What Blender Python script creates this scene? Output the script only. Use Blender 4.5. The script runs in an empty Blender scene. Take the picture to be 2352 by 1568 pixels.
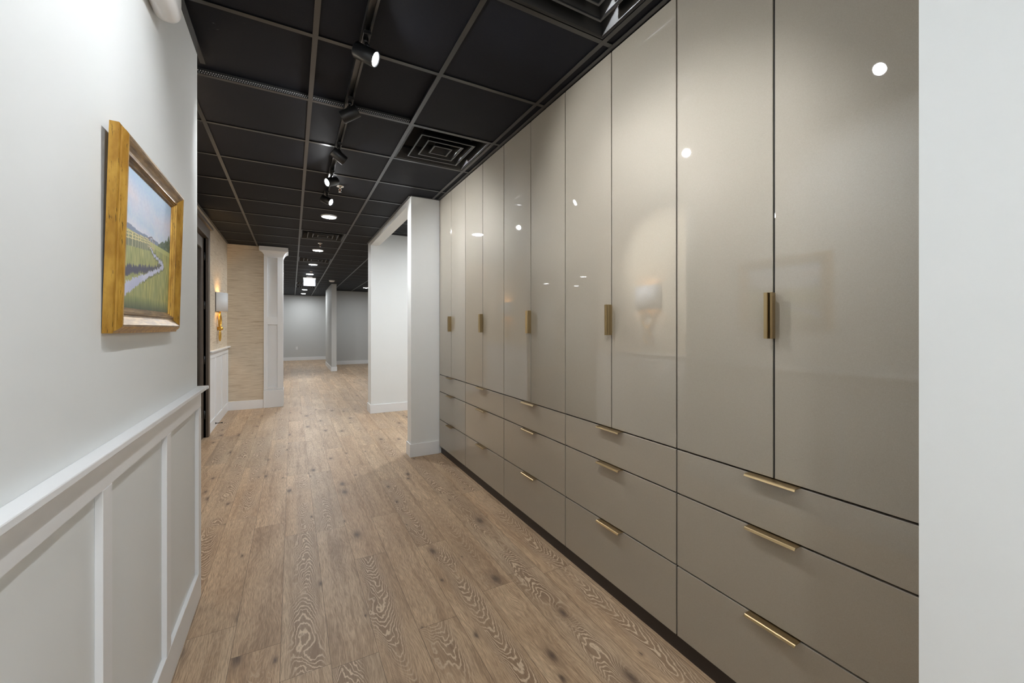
import bpy, bmesh, math, random
from mathutils import Vector, Matrix
random.seed(7)
PI = math.pi
S = bpy.context.scene
COL = S.collection

# ------------------------------------------------------------------ camera, world, exposure
cam_d = bpy.data.cameras.new('camera')
cam_d.sensor_width = 36.0
cam_d.lens = 936.0 / 2352.0 * 36.0
cam_d.shift_y = -(784.0 - 753.4) / 2352.0
cam_d.clip_start = 0.02
cam = bpy.data.objects.new('camera', cam_d)
COL.objects.link(cam)
cam.location = (0, 0, 1.34)
cam.rotation_euler = (math.radians(90), 0, math.radians(-28.32))
S.camera = cam

world = bpy.data.worlds.new('world')
S.world = world
world.use_nodes = True
world.node_tree.nodes['Background'].inputs[0].default_value = (0.9, 0.95, 1.0, 1)
world.node_tree.nodes['Background'].inputs[1].default_value = 0.5

S.view_settings.view_transform = 'Standard'
S.view_settings.look = 'None'
S.view_settings.gamma = 1.0
S.view_settings.use_curve_mapping = False
S.view_settings.exposure = 0.82

DISC = 330.0      # radiance of the recessed downlight lenses
SPOT = 34.0       # watts of a lit track head
C = 2.71          # ceiling height

# ------------------------------------------------------------------ node helpers
def srgb(r, g, b):
    def f(c):
        c /= 255.0
        return c / 12.92 if c <= 0.04045 else ((c + 0.055) / 1.055) ** 2.4
    return (f(r), f(g), f(b), 1.0)

class NT:
    def __init__(s, name):
        s.m = bpy.data.materials.new(name); s.m.use_nodes = True
        s.t = s.m.node_tree; s.n = s.t.nodes; s.l = s.t.links
        s.p = s.n['Principled BSDF']; s.o = s.n['Material Output']
    def new(s, typ, **kw):
        n = s.n.new(typ)
        for k, v in kw.items(): setattr(n, k, v)
        return n
    def put(s, sock, v):
        if isinstance(v, bpy.types.NodeSocket): s.l.new(v, sock)
        elif v is not None: sock.default_value = v
    def math(s, op, a, b=None, c=None, clamp=False):
        n = s.new('ShaderNodeMath', operation=op, use_clamp=clamp)
        s.put(n.inputs[0], a)
        if b is not None: s.put(n.inputs[1], b)
        if c is not None: s.put(n.inputs[2], c)
        return n.outputs[0]
    def xyz(s, x, y, z=0.0):
        n = s.new('ShaderNodeCombineXYZ')
        s.put(n.inputs[0], x); s.put(n.inputs[1], y); s.put(n.inputs[2], z)
        return n.outputs[0]
    def sep(s, v):
        n = s.new('ShaderNodeSeparateXYZ'); s.l.new(v, n.inputs[0]); return n.outputs
    def pos(s):
        return s.new('ShaderNodeNewGeometry').outputs['Position']
    def noise(s, vec, scale=1.0, detail=2.0, rough=0.5, dist=0.0):
        n = s.new('ShaderNodeTexNoise')
        s.l.new(vec, n.inputs['Vector']); n.inputs['Scale'].default_value = scale
        n.inputs['Detail'].default_value = detail; n.inputs['Roughness'].default_value = rough
        n.inputs['Distortion'].default_value = dist
        return n.outputs['Fac']
    def white(s, vec):
        n = s.new('ShaderNodeTexWhiteNoise', noise_dimensions='3D'); s.l.new(vec, n.inputs['Vector'])
        return n.outputs
    def ramp(s, v, a, b, lo=0.0, hi=1.0, smooth=True):
        n = s.new('ShaderNodeMapRange', interpolation_type='SMOOTHSTEP' if smooth else 'LINEAR')
        s.put(n.inputs['Value'], v)
        n.inputs['From Min'].default_value = a; n.inputs['From Max'].default_value = b
        n.inputs['To Min'].default_value = lo; n.inputs['To Max'].default_value = hi
        return n.outputs[0]
    def mix(s, f, a, b, blend='MIX'):
        n = s.new('ShaderNodeMix', data_type='RGBA', blend_type=blend)
        s.put(n.inputs[0], f); s.put(n.inputs[6], a); s.put(n.inputs[7], b)
        return n.outputs[2]
    def bump(s, h, strength=0.3, dist=0.001):
        n = s.new('ShaderNodeBump'); n.inputs['Strength'].default_value = strength
        n.inputs['Distance'].default_value = dist; s.l.new(h, n.inputs['Height'])
        s.l.new(n.outputs[0], s.p.inputs['Normal'])

def simple(name, col, rough=0.5, metal=0.0, coat=0.0, coat_rough=0.03, spec=0.5, var=0.0, vscale=6.0, bump=0.0, bscale=200.0):
    N = NT(name)
    N.p.inputs['Base Color'].default_value = col
    N.p.inputs['Roughness'].default_value = rough
    N.p.inputs['Metallic'].default_value = metal
    N.p.inputs['Coat Weight'].default_value = coat
    N.p.inputs['Coat Roughness'].default_value = coat_rough
    N.p.inputs['Specular IOR Level'].default_value = spec
    if var or bump:
        p = N.pos()
    if var:
        f = N.noise(p, vscale, 3)
        N.put(N.p.inputs['Base Color'], N.mix(f, tuple(c * (1 - var) for c in col[:3]) + (1,), tuple(min(1, c * (1 + var)) for c in col[:3]) + (1,)))
    if bump:
        N.bump(N.noise(p, bscale, 2), bump, 0.0006)
    return N.m

def emit(name, col, strength):
    N = NT(name)
    N.p.inputs['Base Color'].default_value = (0.8, 0.8, 0.8, 1)
    N.p.inputs['Emission Color'].default_value = col
    N.p.inputs['Emission Strength'].default_value = strength
    return N.m

# ------------------------------------------------------------------ materials
M = {}
M['wall'] = simple('wall_paint', srgb(232, 234, 233), 0.6, bump=0.08, bscale=350, var=0.01)
M['wall_grey'] = simple('wall_paint_soft_grey', srgb(198, 199, 197), 0.65, bump=0.08, bscale=350, var=0.01)
M['trim'] = simple('trim_paint', srgb(236, 237, 238), 0.38)
M['black'] = simple('black_metal', (0.012, 0.012, 0.013, 1), 0.35)
M['tee'] = simple('black_tee', (0.012, 0.012, 0.012, 1), 0.28, spec=0.9)
M['vent'] = simple('black_vent', (0.012, 0.012, 0.012, 1), 0.35)
M['vent_rim'] = simple('black_vent_rim', (0.035, 0.035, 0.035, 1), 0.35, spec=0.8)
M['void'] = simple('dark_void', (0.004, 0.004, 0.004, 1), 0.8)
M['bronze'] = simple('dark_bronze_paint', srgb(92, 81, 71), 0.38, spec=0.6)
M['brass'] = simple('brushed_brass', (0.36, 0.265, 0.14, 1), 0.34, metal=1.0)
M['gold'] = simple('gold_leaf', (0.80, 0.48, 0.10, 1), 0.32, metal=0.9, var=0.15, vscale=30)
M['shade'] = simple('white_shade', srgb(226, 226, 226), 0.6)
M['plastic'] = simple('white_plastic', srgb(232, 230, 228), 0.4)
M['toe'] = simple('dark_toe_kick', (0.018, 0.012, 0.009, 1), 0.45)
M['chrome'] = simple('sprinkler_metal', (0.7, 0.66, 0.62, 1), 0.25, metal=0.9)
M['red'] = simple('sprinkler_bulb', (0.4, 0.08, 0.04, 1), 0.2)
M['disc'] = emit('downlight_lens', (0.93, 0.97, 1.0, 1), DISC)
M['disc_soft'] = emit('downlight_lens_soft', (0.93, 0.97, 1.0, 1), DISC * 0.30)
M['disc_mid'] = emit('downlight_lens_mid', (0.93, 0.97, 1.0, 1), DISC * 0.68)
M['disc_high'] = emit('downlight_lens_high', (0.95, 0.98, 1.0, 1), DISC * 1.35)
M['led'] = emit('track_lens', (0.95, 0.97, 1.0, 1), 90.0)
M['led_off'] = simple('track_lens_seen_dark', (0.5, 0.5, 0.5, 1), 0.2)

def mk_glass(name, col=(0.95, 0.97, 0.97, 1), rough=0.0):
    N = NT(name)
    N.p.inputs['Base Color'].default_value = col
    N.p.inputs['Transmission Weight'].default_value = 1.0
    N.p.inputs['Roughness'].default_value = rough
    N.p.inputs['IOR'].default_value = 1.45
    return N.m
M['glass'] = mk_glass('door_glass', (0.85, 0.86, 0.86, 1))
M['lens'] = mk_glass('clear_lens', (0.97, 0.97, 1, 1), 0.12)

def mk_sign():
    N = NT('exit_panel')
    N.p.inputs['Base Color'].default_value = srgb(178, 186, 202)
    N.p.inputs['Roughness'].default_value = 0.12
    N.p.inputs['Emission Color'].default_value = srgb(190, 200, 225)
    N.p.inputs['Emission Strength'].default_value = 0.08
    return N.m
M['sign'] = mk_sign()

def mk_cabinet():
    N = NT('champagne_gloss_lacquer')
    p = N.pos()
    v = N.new('ShaderNodeTexVoronoi'); v.inputs['Scale'].default_value = 900
    N.l.new(p, v.inputs['Vector'])
    fl = N.white(v.outputs['Position'])[0]
    big = N.noise(p, 1.3, 2)
    c1 = N.mix(big, srgb(142, 133, 119), srgb(149, 140, 126))
    N.put(N.p.inputs['Base Color'], N.mix(N.math('MULTIPLY', fl, 0.12), c1, srgb(215, 205, 190)))
    N.p.inputs['Metallic'].default_value = 0.22
    N.p.inputs['Roughness'].default_value = 0.55
    N.p.inputs['Coat Weight'].default_value = 1.0
    N.p.inputs['Coat Roughness'].default_value = 0.015
    N.p.inputs['Coat IOR'].default_value = 1.75
    return N.m
M['cab'] = mk_cabinet()
M['carcass'] = simple('cabinet_carcass_dark', (0.006, 0.005, 0.005, 1), 0.7)

def mk_floor():
    N = NT('limed_oak_planks')
    W, L, X0 = 0.179, 1.22, -0.043
    x, y, z = N.sep(N.pos())
    u = N.math('DIVIDE', N.math('SUBTRACT', x, X0), W)
    row = N.math('FLOOR', u)
    lx = N.math('MULTIPLY', N.math('SUBTRACT', N.math('FRACT', u), 0.5), W)      # metres from plank centre
    rr = N.white(N.xyz(row, 3.7, 1.1))[0]
    v = N.math('ADD', N.math('DIVIDE', y, L), rr)
    col = N.math('FLOOR', v)
    ly = N.math('MULTIPLY', N.math('FRACT', v), L)
    idn = N.white(N.xyz(row, col, 5.3))
    r1, r2, r3 = N.sep(idn[1])
    off = N.math('MULTIPLY', r1, 91.0)
    # warp
    wv = N.xyz(N.math('MULTIPLY', lx, 9.0), N.math('MULTIPLY', ly, 3.0), off)
    warp = N.math('SUBTRACT', N.noise(wv, 1.0, 2), 0.5)
    wv2 = N.xyz(N.math('MULTIPLY', lx, 60.0), N.math('MULTIPLY', ly, 22.0), off)
    warp2 = N.math('SUBTRACT', N.noise(wv2, 1.0, 2), 0.5)
    # knots
    kv = N.new('ShaderNodeTexVoronoi', voronoi_dimensions='2D'); kv.inputs['Scale'].default_value = 1.0
    kw = N.math('MULTIPLY', warp2, 0.06)
    kx = N.math('ADD', N.math('MULTIPLY', x, 5.2), kw)
    ky = N.math('ADD', N.math('MULTIPLY', y, 2.3), N.math('ADD', kw, off))
    N.l.new(N.xyz(kx, ky, 0), kv.inputs['Vector'])
    kd = kv.outputs['Distance']
    krnd = N.sep(kv.outputs['Color'])[0]
    ksize = N.ramp(krnd, 0.45, 1.0, 0.0, 0.115, False)
    kfield = N.math('POWER', 2.718, N.math('MULTIPLY', N.math('MULTIPLY', kd, kd), -22.0))
    # cathedral field
    cx = N.math('MULTIPLY', N.math('SUBTRACT', r2, 0.5), 0.07)
    dx = N.math('SUBTRACT', lx, N.math('ADD', cx, N.math('MULTIPLY', warp, 0.09)))
    sgn = N.math('SUBTRACT', N.math('MULTIPLY', N.math('GREATER_THAN', r3, 0.5), 2.0), 1.0)
    g = N.math('MULTIPLY', N.math('MULTIPLY', ly, sgn), 21.0)
    g = N.math('ADD', g, N.math('MULTIPLY', N.math('MULTIPLY', dx, dx), 1050.0))
    g = N.math('ADD', g, N.math('MULTIPLY', warp, 7.0))
    g = N.math('ADD', g, N.math('MULTIPLY', warp2, 1.5))
    g = N.math('ADD', g, N.math('MULTIPLY', kfield, N.math('MULTIPLY', krnd, 9.0)))
    tri = N.math('ABSOLUTE', N.math('SUBTRACT', N.math('FRACT', g), 0.5))        # 0..0.5
    line = N.ramp(tri, 0.04, 0.24, 1.0, 0.0)
    cmask = N.ramp(N.math('ABSOLUTE', dx), 0.026, 0.075, 1.0, 0.08)
    pm = N.ramp(r1, 0.32, 0.5, 0.12, 1.0)
    cmask = N.math('MULTIPLY', cmask, pm)
    ymask = N.ramp(N.noise(N.xyz(N.math('MULTIPLY', lx, 3.0), N.math('MULTIPLY', ly, 2.2), N.math('ADD', off, 30.0)), 1.0, 1), 0.36, 0.52, 0.25, 1.0)
    cmask = N.math('MULTIPLY', cmask, ymask)
    # fine straight grain
    sx = N.math('ADD', N.math('MULTIPLY', x, 330.0), N.math('MULTIPLY', warp, 22.0))
    streak = N.noise(N.xyz(sx, N.math('MULTIPLY', y, 16.0), off), 1.0, 3, 0.65)
    streak2 = N.noise(N.xyz(N.math('ADD', N.math('MULTIPLY', x, 34.0), N.math('MULTIPLY', warp, 2.2)), N.math('MULTIPLY', y, 1.3), off), 1.0, 3, 0.6)
    cloud = N.noise(N.xyz(N.math('MULTIPLY', x, 4.5), N.math('MULTIPLY', y, 1.5), off), 1.0, 2)
    light = srgb(200, 176, 147); mid = srgb(179, 153, 124); dark = srgb(137, 110, 85)
    base = N.mix(N.ramp(cloud, 0.3, 0.7), mid, light)
    base = N.mix(N.ramp(streak2, 0.42, 0.75, 0.0, 0.6), base, dark)
    tone = N.mix(r2, (1.06, 1.04, 1.02, 1), (1.30, 1.29, 1.26, 1))
    base = N.mix(1.0, base, tone, 'MULTIPLY')
    warm = N.mix(r3, (1.06, 1.02, 0.99, 1), (1.02, 1.04, 1.07, 1))
    base = N.mix(1.0, base, warm, 'MULTIPLY')
    base = N.mix(N.ramp(streak, 0.34, 0.66, 0.55, 0.0), base, srgb(112, 88, 68))
    base = N.mix(N.math('MULTIPLY', cmask, 0.66), base, srgb(136, 109, 86))
    base = N.mix(N.math('MULTIPLY', cmask, N.math('MULTIPLY', line, 0.9)), base, srgb(222, 199, 170))
    kn = N.math('SUBTRACT', 1.0, N.math('SMOOTH_MIN', 1.0, N.math('DIVIDE', kd, N.math('ADD', ksize, 0.001)), 0.3), clamp=True)
    base = N.mix(N.math('MULTIPLY', N.math('POWER', kn, 0.6), 0.9), base, srgb(62, 52, 48))
    halo = N.math('SUBTRACT', 1.0, N.math('DIVIDE', kd, N.math('ADD', N.math('MULTIPLY', ksize, 2.6), 0.001)), clamp=True)
    base = N.mix(N.math('MULTIPLY', halo, 0.5), base, srgb(110, 86, 70))
    # seams
    ex = N.math('SUBTRACT', W / 2, N.math('ABSOLUTE', lx))
    ey = N.math('MINIMUM', ly, N.math('SUBTRACT', L, ly))
    e = N.math('MINIMUM', ex, ey)
    seam = N.ramp(e, 0.0004, 0.0016, 1.0, 0.0)
    base = N.mix(N.math('MULTIPLY', seam, 0.75), base, srgb(84, 66, 52))
    N.put(N.p.inputs['Base Color'], base)
    N.put(N.p.inputs['Roughness'], N.ramp(streak, 0.3, 0.7, 0.52, 0.42))
    N.p.inputs['Specular IOR Level'].default_value = 0.4
    h = N.math('SUBTRACT', N.math('MULTIPLY', streak, 0.4), seam)
    N.bump(h, 0.25, 0.0008)
    return N.m
M['floor'] = mk_floor()

def mk_tile():
    N = NT('black_mineral_tile')
    p = N.pos()
    v = N.new('ShaderNodeTexVoronoi'); v.inputs['Scale'].default_value = 150
    N.l.new(p, v.inputs['Vector'])
    pin = N.ramp(v.outputs['Distance'], 0.10, 0.24, 1.0, 0.0)
    rnd = N.math('GREATER_THAN', N.sep(v.outputs['Color'])[0], 0.45)
    pin = N.math('MULTIPLY', pin, rnd)
    x, y, z = N.sep(p)
    # pale scuffs from handling
    sc = N.noise(N.xyz(N.math('MULTIPLY', x, 9.0), N.math('MULTIPLY', y, 30.0), 2.0), 1.0, 4, 0.7, 1.0)
    blot = N.ramp(N.noise(p, 2.3, 1), 0.62, 0.72)
    scuff = N.math('MULTIPLY', N.ramp(sc, 0.66, 0.74), blot)
    base = N.mix(N.noise(p, 5.0, 2), (0.0085, 0.0092, 0.0125, 1), (0.0120, 0.0128, 0.0170, 1))
    base = N.mix(pin, base, (0.003, 0.003, 0.003, 1))
    base = N.mix(N.math('MULTIPLY', scuff, 0.6), base, (0.16, 0.16, 0.17, 1))
    N.put(N.p.inputs['Base Color'], base)
    N.p.inputs['Roughness'].default_value = 0.6
    N.p.inputs['Specular IOR Level'].default_value = 0.14
    h = N.math('SUBTRACT', N.noise(p, 260, 2), N.math('MULTIPLY', pin, 2.0))
    N.bump(h, 0.6, 0.0008)
    return N.m
M['tile'] = mk_tile()

def mk_grass(name, a, b, c, axis):
    N = NT(name)
    x, y, z = N.sep(N.pos())
    h = y if axis == 'y' else x
    w = N.math('MULTIPLY', N.noise(N.xyz(N.math('MULTIPLY', h, 4.0), N.math('MULTIPLY', z, 4.0), 0), 1.0, 2), 1.2)
    f1 = N.noise(N.xyz(N.math('MULTIPLY', h, 5.0), N.math('ADD', N.math('MULTIPLY', z, 150.0), w), 1.0), 1.0, 3, 0.6)
    f2 = N.noise(N.xyz(N.math('MULTIPLY', h, 3.0), N.math('ADD', N.math('MULTIPLY', z, 40.0), w), 4.0), 1.0, 3, 0.6)
    base = N.mix(N.ramp(f1, 0.3, 0.7), a, b)
    base = N.mix(N.ramp(f2, 0.52, 0.75, 0.0, 0.6), base, c)
    N.put(N.p.inputs['Base Color'], base)
    N.p.inputs['Roughness'].default_value = 0.7
    N.bump(f1, 0.4, 0.001)
    return N.m
M['grass_y'] = mk_grass('grasscloth_wallpaper', srgb(196, 180, 157), srgb(222, 209, 188), srgb(162, 138, 109), 'y')
M['grass_x'] = mk_grass('grasscloth_wallpaper_end', srgb(196, 180, 157), srgb(222, 209, 188), srgb(162, 138, 109), 'x')

def mk_frame():
    N = NT('antiqued_gold_frame')
    x, y, z = N.sep(N.pos())
    n1 = N.noise(N.xyz(N.math('MULTIPLY', x, 40), N.math('MULTIPLY', y, 60), N.math('MULTIPLY', z, 14)), 1.0, 3)
    n2 = N.noise(N.xyz(N.math('MULTIPLY', x, 300), N.math('MULTIPLY', y, 300), N.math('MULTIPLY', z, 22)), 1.0, 4, 0.7)
    base = N.mix(N.ramp(n1, 0.3, 0.7), srgb(160, 114, 34), srgb(200, 156, 66))
    base = N.mix(N.ramp(n2, 0.60, 0.66, 0, 0.85), base, srgb(52, 38, 20))
    N.put(N.p.inputs['Base Color'], base)
    N.p.inputs['Metallic'].default_value = 0.35
    N.p.inputs['Roughness'].default_value = 0.36
    return N.m
M['frame'] = mk_frame()
def mk_scoop():
    N = NT('gold_scoop_shaded')  # same gilding; browner tone of top and bottom rails paints in the light's fall
    x, y, z = N.sep(N.pos())
    n1 = N.noise(N.xyz(N.math('MULTIPLY', x, 80), N.math('MULTIPLY', y, 14), N.math('MULTIPLY', z, 80)), 1.0, 4, 0.6)
    N.put(N.p.inputs['Base Color'], N.mix(N.ramp(n1, 0.3, 0.7), srgb(116, 86, 48), srgb(172, 138, 88)))
    N.p.inputs['Metallic'].default_value = 0.5
    N.p.inputs['Roughness'].default_value = 0.34
    return N.m
M['scoop'] = mk_scoop()

def mk_paint():
    N = NT('oil_painting')
    a = N.new('ShaderNodeAttribute', attribute_name='paint')
    N.l.new(a.outputs['Color'], N.p.inputs['Base Color'])
    N.p.inputs['Roughness'].default_value = 0.5
    N.bump(N.noise(N.pos(), 500, 2), 0.3, 0.0006)
    return N.m
M['paint'] = mk_paint()

def mk_slot():
    N = NT('perforated_tee_web')
    x, y, z = N.sep(N.pos())
    u = N.math('MULTIPLY', x, 1 / 0.0115)
    zz = N.math('SUBTRACT', z, C)
    r1 = N.math('ABSOLUTE', N.math('SUBTRACT', N.math('FRACT', u), 0.5))
    r2 = N.math('ABSOLUTE', N.math('SUBTRACT', N.math('FRACT', N.math('ADD', u, 0.5)), 0.5))
    def dot(r, zc):
        a = N.math('MULTIPLY', r, 0.0115)
        b = N.math('SUBTRACT', zz, zc)
        d = N.math('SQRT', N.math('ADD', N.math('MULTIPLY', a, a), N.math('MULTIPLY', b, b)))
        return N.math('LESS_THAN', d, 0.0033)
    m = N.math('MAXIMUM', dot(r1, 0.011), dot(r2, 0.021))
    N.put(N.p.inputs['Base Color'], N.mix(m, (0.04, 0.04, 0.04, 1), (0.7, 0.7, 0.68, 1)))
    N.p.inputs['Roughness'].default_value = 0.4
    return N.m
M['slot'] = mk_slot()

# ------------------------------------------------------------------ geometry helpers (world coordinates)
class B:
    def __init__(s): s.bm = bmesh.new(); s.mats = []
    def _mi(s, m):
        if m is None: return 0
        if m not in s.mats: s.mats.append(m)
        return s.mats.index(m)
    def box(s, x0, x1, y0, y1, z0, z1, bev=0.0, seg=1, m=None, T=None):
        r = bmesh.ops.create_cube(s.bm, size=1.0)
        vs = r['verts']
        for v in vs:
            v.co = Vector(((x0 + x1) / 2 + v.co.x * (x1 - x0), (y0 + y1) / 2 + v.co.y * (y1 - y0), (z0 + z1) / 2 + v.co.z * (z1 - z0)))
        fs = set(f for v in vs for f in v.link_faces)
        mi = s._mi(m)
        for f in fs: f.material_index = mi
        if bev:
            es = list(set(e for v in vs for e in v.link_edges))
            r2 = bmesh.ops.bevel(s.bm, geom=es, offset=bev, segments=seg, affect='EDGES', profile=0.5)
            vs = list(set(v for f in r2['faces'] for v in f.verts) | set(v for v in vs if v.is_valid))
            for f in r2['faces']: f.material_index = mi
        if T is not None:
            for v in vs: v.co = T @ v.co
        return s
    def prism(s, pts, axis, a, b, m=None):
        # pts: 2-D outline; axis 'x','y','z' extruded a..b
        def mk(p, t):
            if axis == 'x': return (t, p[0], p[1])
            if axis == 'y': return (p[0], t, p[1])
            return (p[0], p[1], t)
        v0 = [s.bm.verts.new(mk(p, a)) for p in pts]; v1 = [s.bm.verts.new(mk(p, b)) for p in pts]
        mi = s._mi(m); n = len(pts); fs = [s.bm.faces.new(v0), s.bm.faces.new(v1[::-1])]
        for i in range(n): fs.append(s.bm.faces.new((v0[i], v1[i], v1[(i + 1) % n], v0[(i + 1) % n])))
        for f in fs: f.material_index = mi
        return s
    def lathe(s, prof, c, axis=(0, 0, 1), n=32, m=None, cap=True, smooth=True):
        # prof: (radius, height along axis) from c
        ax = Vector(axis).normalized(); q = Vector((0, 0, 1)).rotation_difference(ax)
        mi = s._mi(m); rings = []
        for r, h in prof:
            if r < 1e-6: rings.append([s.bm.verts.new(Vector(c) + q @ Vector((0, 0, h)))])
            else: rings.append([s.bm.verts.new(Vector(c) + q @ Vector((r * math.cos(2 * PI * i / n), r * math.sin(2 * PI * i / n), h))) for i in range(n)])
        for k in range(len(rings) - 1):
            a, b = rings[k], rings[k + 1]
            for i in range(n):
                j = (i + 1) % n
                if len(a) == 1 and len(b) == 1: continue
                if len(a) == 1: f = s.bm.faces.new((a[0], b[j], b[i]))
                elif len(b) == 1: f = s.bm.faces.new((a[i], a[j], b[0]))
                else: f = s.bm.faces.new((a[i], a[j], b[j], b[i]))
                f.material_index = mi; f.smooth = smooth
        if cap:
            for rg in (rings[0], rings[-1]):
                if len(rg) > 2:
                    f = s.bm.faces.new(rg); f.material_index = mi
        return s
    def cyl(s, p0, p1, r, n=24, m=None):
        p0 = Vector(p0); p1 = Vector(p1)
        return s.lathe([(r, 0), (r, (p1 - p0).length)], p0, p1 - p0, n, m)
    def torus(s, c, R, Rz, r, axis='x', n=48, k=16, m=None, flat=1.0):
        # ring standing in the plane perpendicular to axis; Rz is the vertical radius
        vs = []
        for i in range(n):
            a = 2 * PI * i / n
            row = []
            for j in range(k):
                b = 2 * PI * j / k
                rr = r * math.cos(b); d = r * math.sin(b) * flat
                y = (R + rr) * math.cos(a); z = (Rz + rr) * math.sin(a)
                row.append(s.bm.verts.new((c[0] + d, c[1] + y, c[2] + z) if axis == 'x' else (c[0] + y, c[1] + d, c[2] + z)))
            vs.append(row)
        mi = s._mi(m)
        for i in range(n):
            for j in range(k):
                f = s.bm.faces.new((vs[i][j], vs[(i + 1) % n][j], vs[(i + 1) % n][(j + 1) % k], vs[i][(j + 1) % k])); f.smooth = True; f.material_index = mi
        return s
    def xform(s, T):
        for v in s.bm.verts: v.co = T @ v.co
        return s
    def build(s, name, mat=None, parent=None, origin=None):
        bmesh.ops.recalc_face_normals(s.bm, faces=s.bm.faces)
        root = parent
        while root is not None and root.parent is not None: root = root.parent
        if root is not None: o = Vector(root['_o'])
        elif origin is not None: o = Vector(origin)
        else:
            xs = [v.co for v in s.bm.verts]
            o = Vector(((min(v.x for v in xs) + max(v.x for v in xs)) / 2, (min(v.y for v in xs) + max(v.y for v in xs)) / 2, min(v.z for v in xs)))
        for v in s.bm.verts: v.co -= o
        me = bpy.data.meshes.new(name); s.bm.to_mesh(me); s.bm.free()
        for mm in (s.mats if s.mats else [mat]): me.materials.append(mm)
        ob = bpy.data.objects.new(name, me); COL.objects.link(ob)
        if parent is not None: ob.parent = parent
        else: ob.location = o; ob['_o'] = tuple(o)
        return ob

def thing(name, label, cat, loc, group=None):
    o = bpy.data.objects.new(name, None); COL.objects.link(o)
    o.location = loc; o['_o'] = tuple(loc); o.empty_display_size = 0.05
    o['label'] = label; o['category'] = cat
    if group: o['group'] = group
    return o
def tag(o, label, cat, group=None):
    o['label'] = label; o['category'] = cat
    if group: o['group'] = group
    return o
def struct(o, label=None, cat=None):
    o['kind'] = 'structure'
    if label: o['label'] = label
    if cat: o['category'] = cat
    return o
def light(name, typ, loc, energy, parent=None, color=(1, 1, 1), direction=None, **kw):
    d = bpy.data.lights.new(name, typ); d.energy = energy; d.color = color
    for k, v in kw.items(): setattr(d, k, v)
    o = bpy.data.objects.new(name, d); COL.objects.link(o)
    o.location = loc
    if direction is not None: o.rotation_euler = Vector(direction).to_track_quat('-Z', 'Y').to_euler()
    if parent is not None:
        o.parent = parent; o.location = Vector(loc) - Vector(parent['_o'])
    return o

# ------------------------------------------------------------------ the shell
XL, XS, XR, XB = -0.42, -0.933, 1.085, 1.388       # left wall, sconce wall, wing walls, cabinet fronts
YB, YF, YF2 = -2.6, 19.15, 16.2
EH = C + 0.02
struct(B().box(-6.6, 6.4, YB - 0.1, YF + 0.15, -0.05, 0.0).build('floor', M['floor']), 'brown limed oak plank floor running down the corridor', 'floor')

def wall(name, x0, x1, y0, y1, z1=EH, z0=0.0, mat='wall', label=None):
    o = B().box(x0, x1, y0, y1, z0, z1).build(name, M[mat]); struct(o, label, 'wall'); return o
wall('wall_left', XL - 0.12, XL, YB, 2.545, label='white wall at left with the framed marsh painting')
wall('wall_left_return', XS - 0.12, XL - 0.12, 2.425, 2.545, label='short white return wall behind the end of the left wall')
wall('wall_right', XR, XR + 0.12, YB, 0.326, label='white wall filling the right edge of the picture')
wall('wall_right_return', XR + 0.12, 2.1, 0.206, 0.326, label='white wing wall closing the near end of the cabinets')
wall('wall_cabinet_back', 2.0, 2.12, 0.326, 4.225, label='wall behind the champagne cabinets')
wall('wall_right_column', XR, 6.2, 4.225, 4.371, z1=2.86, label='white wing wall at the far end of the champagne cabinets')
wall('wall_right_opening', XR, 6.2, 6.68, 6.95, z1=2.86, label='bright white wall seen through the opening right of the corridor')
wall('wall_header', XR, 1.213, 4.371, 6.68, z0=2.645, z1=2.86, label='white header beam over the opening right of the corridor')
wall('wall_side_room', 6.2, 6.32, 4.225, YF2, z1=2.86, label='wall at the right end of the side room')
# made-up storefront opening behind the camera, added to let in soft fill light
wb = B(); wb.box(XL - 0.12, XR + 0.12, YB - 0.1, YB, 0, 0.12); wb.box(XL - 0.12, XR + 0.12, YB - 0.1, YB, 2.6, EH)
wb.box(XL - 0.12, XL + 0.08, YB - 0.1, YB, 0.12, 2.6); wb.box(XR - 0.08, XR + 0.12, YB - 0.1, YB, 0.12, 2.6)
struct(wb.build('wall_back', M['wall']), 'unseen wall around the added fill light window at the near end of the corridor', 'wall')
wn = B(); wn.box(XL + 0.08, XR - 0.08, YB - 0.07, YB - 0.03, 0.12, 0.17); wn.box(XL + 0.08, XR - 0.08, YB - 0.07, YB - 0.03, 2.55, 2.6)
for x_ in (XL + 0.08, 0.31, XR - 0.13): wn.box(x_, x_ + 0.05, YB - 0.07, YB - 0.03, 0.17, 2.55)
struct(wn.build('fill_window', M['black']), 'added window frame behind the camera, letting in fill light', 'window')
pt = light('fill_light_portal', 'AREA', (0.33, YB - 0.11, 1.36), 1.0, None, direction=(0, 1, 0), shape='RECTANGLE', size=1.35, size_y=2.48)  # portal for the fill let in through the added window
pt.data.cycles.is_portal = True
wall('wall_far', -1.05, 6.2, YF, YF + 0.12, mat='wall_grey', label='grey far wall at the end of the corridor')
wall('wall_far_right', 1.215, 6.2, YF2, YF2 + 0.12, mat='wall_grey', label='grey wall right of the far partition')
wall('wall_partition', 1.070, 1.215, 13.8, YF2 + 0.12, mat='wall_grey', label='narrow grey partition end standing in the far room')
# sconce wall with the door opening, papered above the rail
DY0, DY1 = 4.50, 6.17
b = B()
b.box(XS - 0.12, XS, 2.545, DY0, 0, EH); b.box(XS - 0.12, XS, DY1, 8.02, 0, EH); b.box(XS - 0.12, XS, DY0, DY1, 2.45, EH)
struct(b.build('wall_recess', M['grass_y']), 'pale grasscloth wall with the gold sconce and dark door', 'wall')
wall('wall_left_beyond', XS - 0.12, XS, 8.02, YF, mat='wall_grey', label='left wall of the far room')
wall('wall_recess_end', XS, -0.415, 8.02, 8.30, mat='grass_x', label='tan grasscloth wall facing the camera beside the white pilaster')
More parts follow.
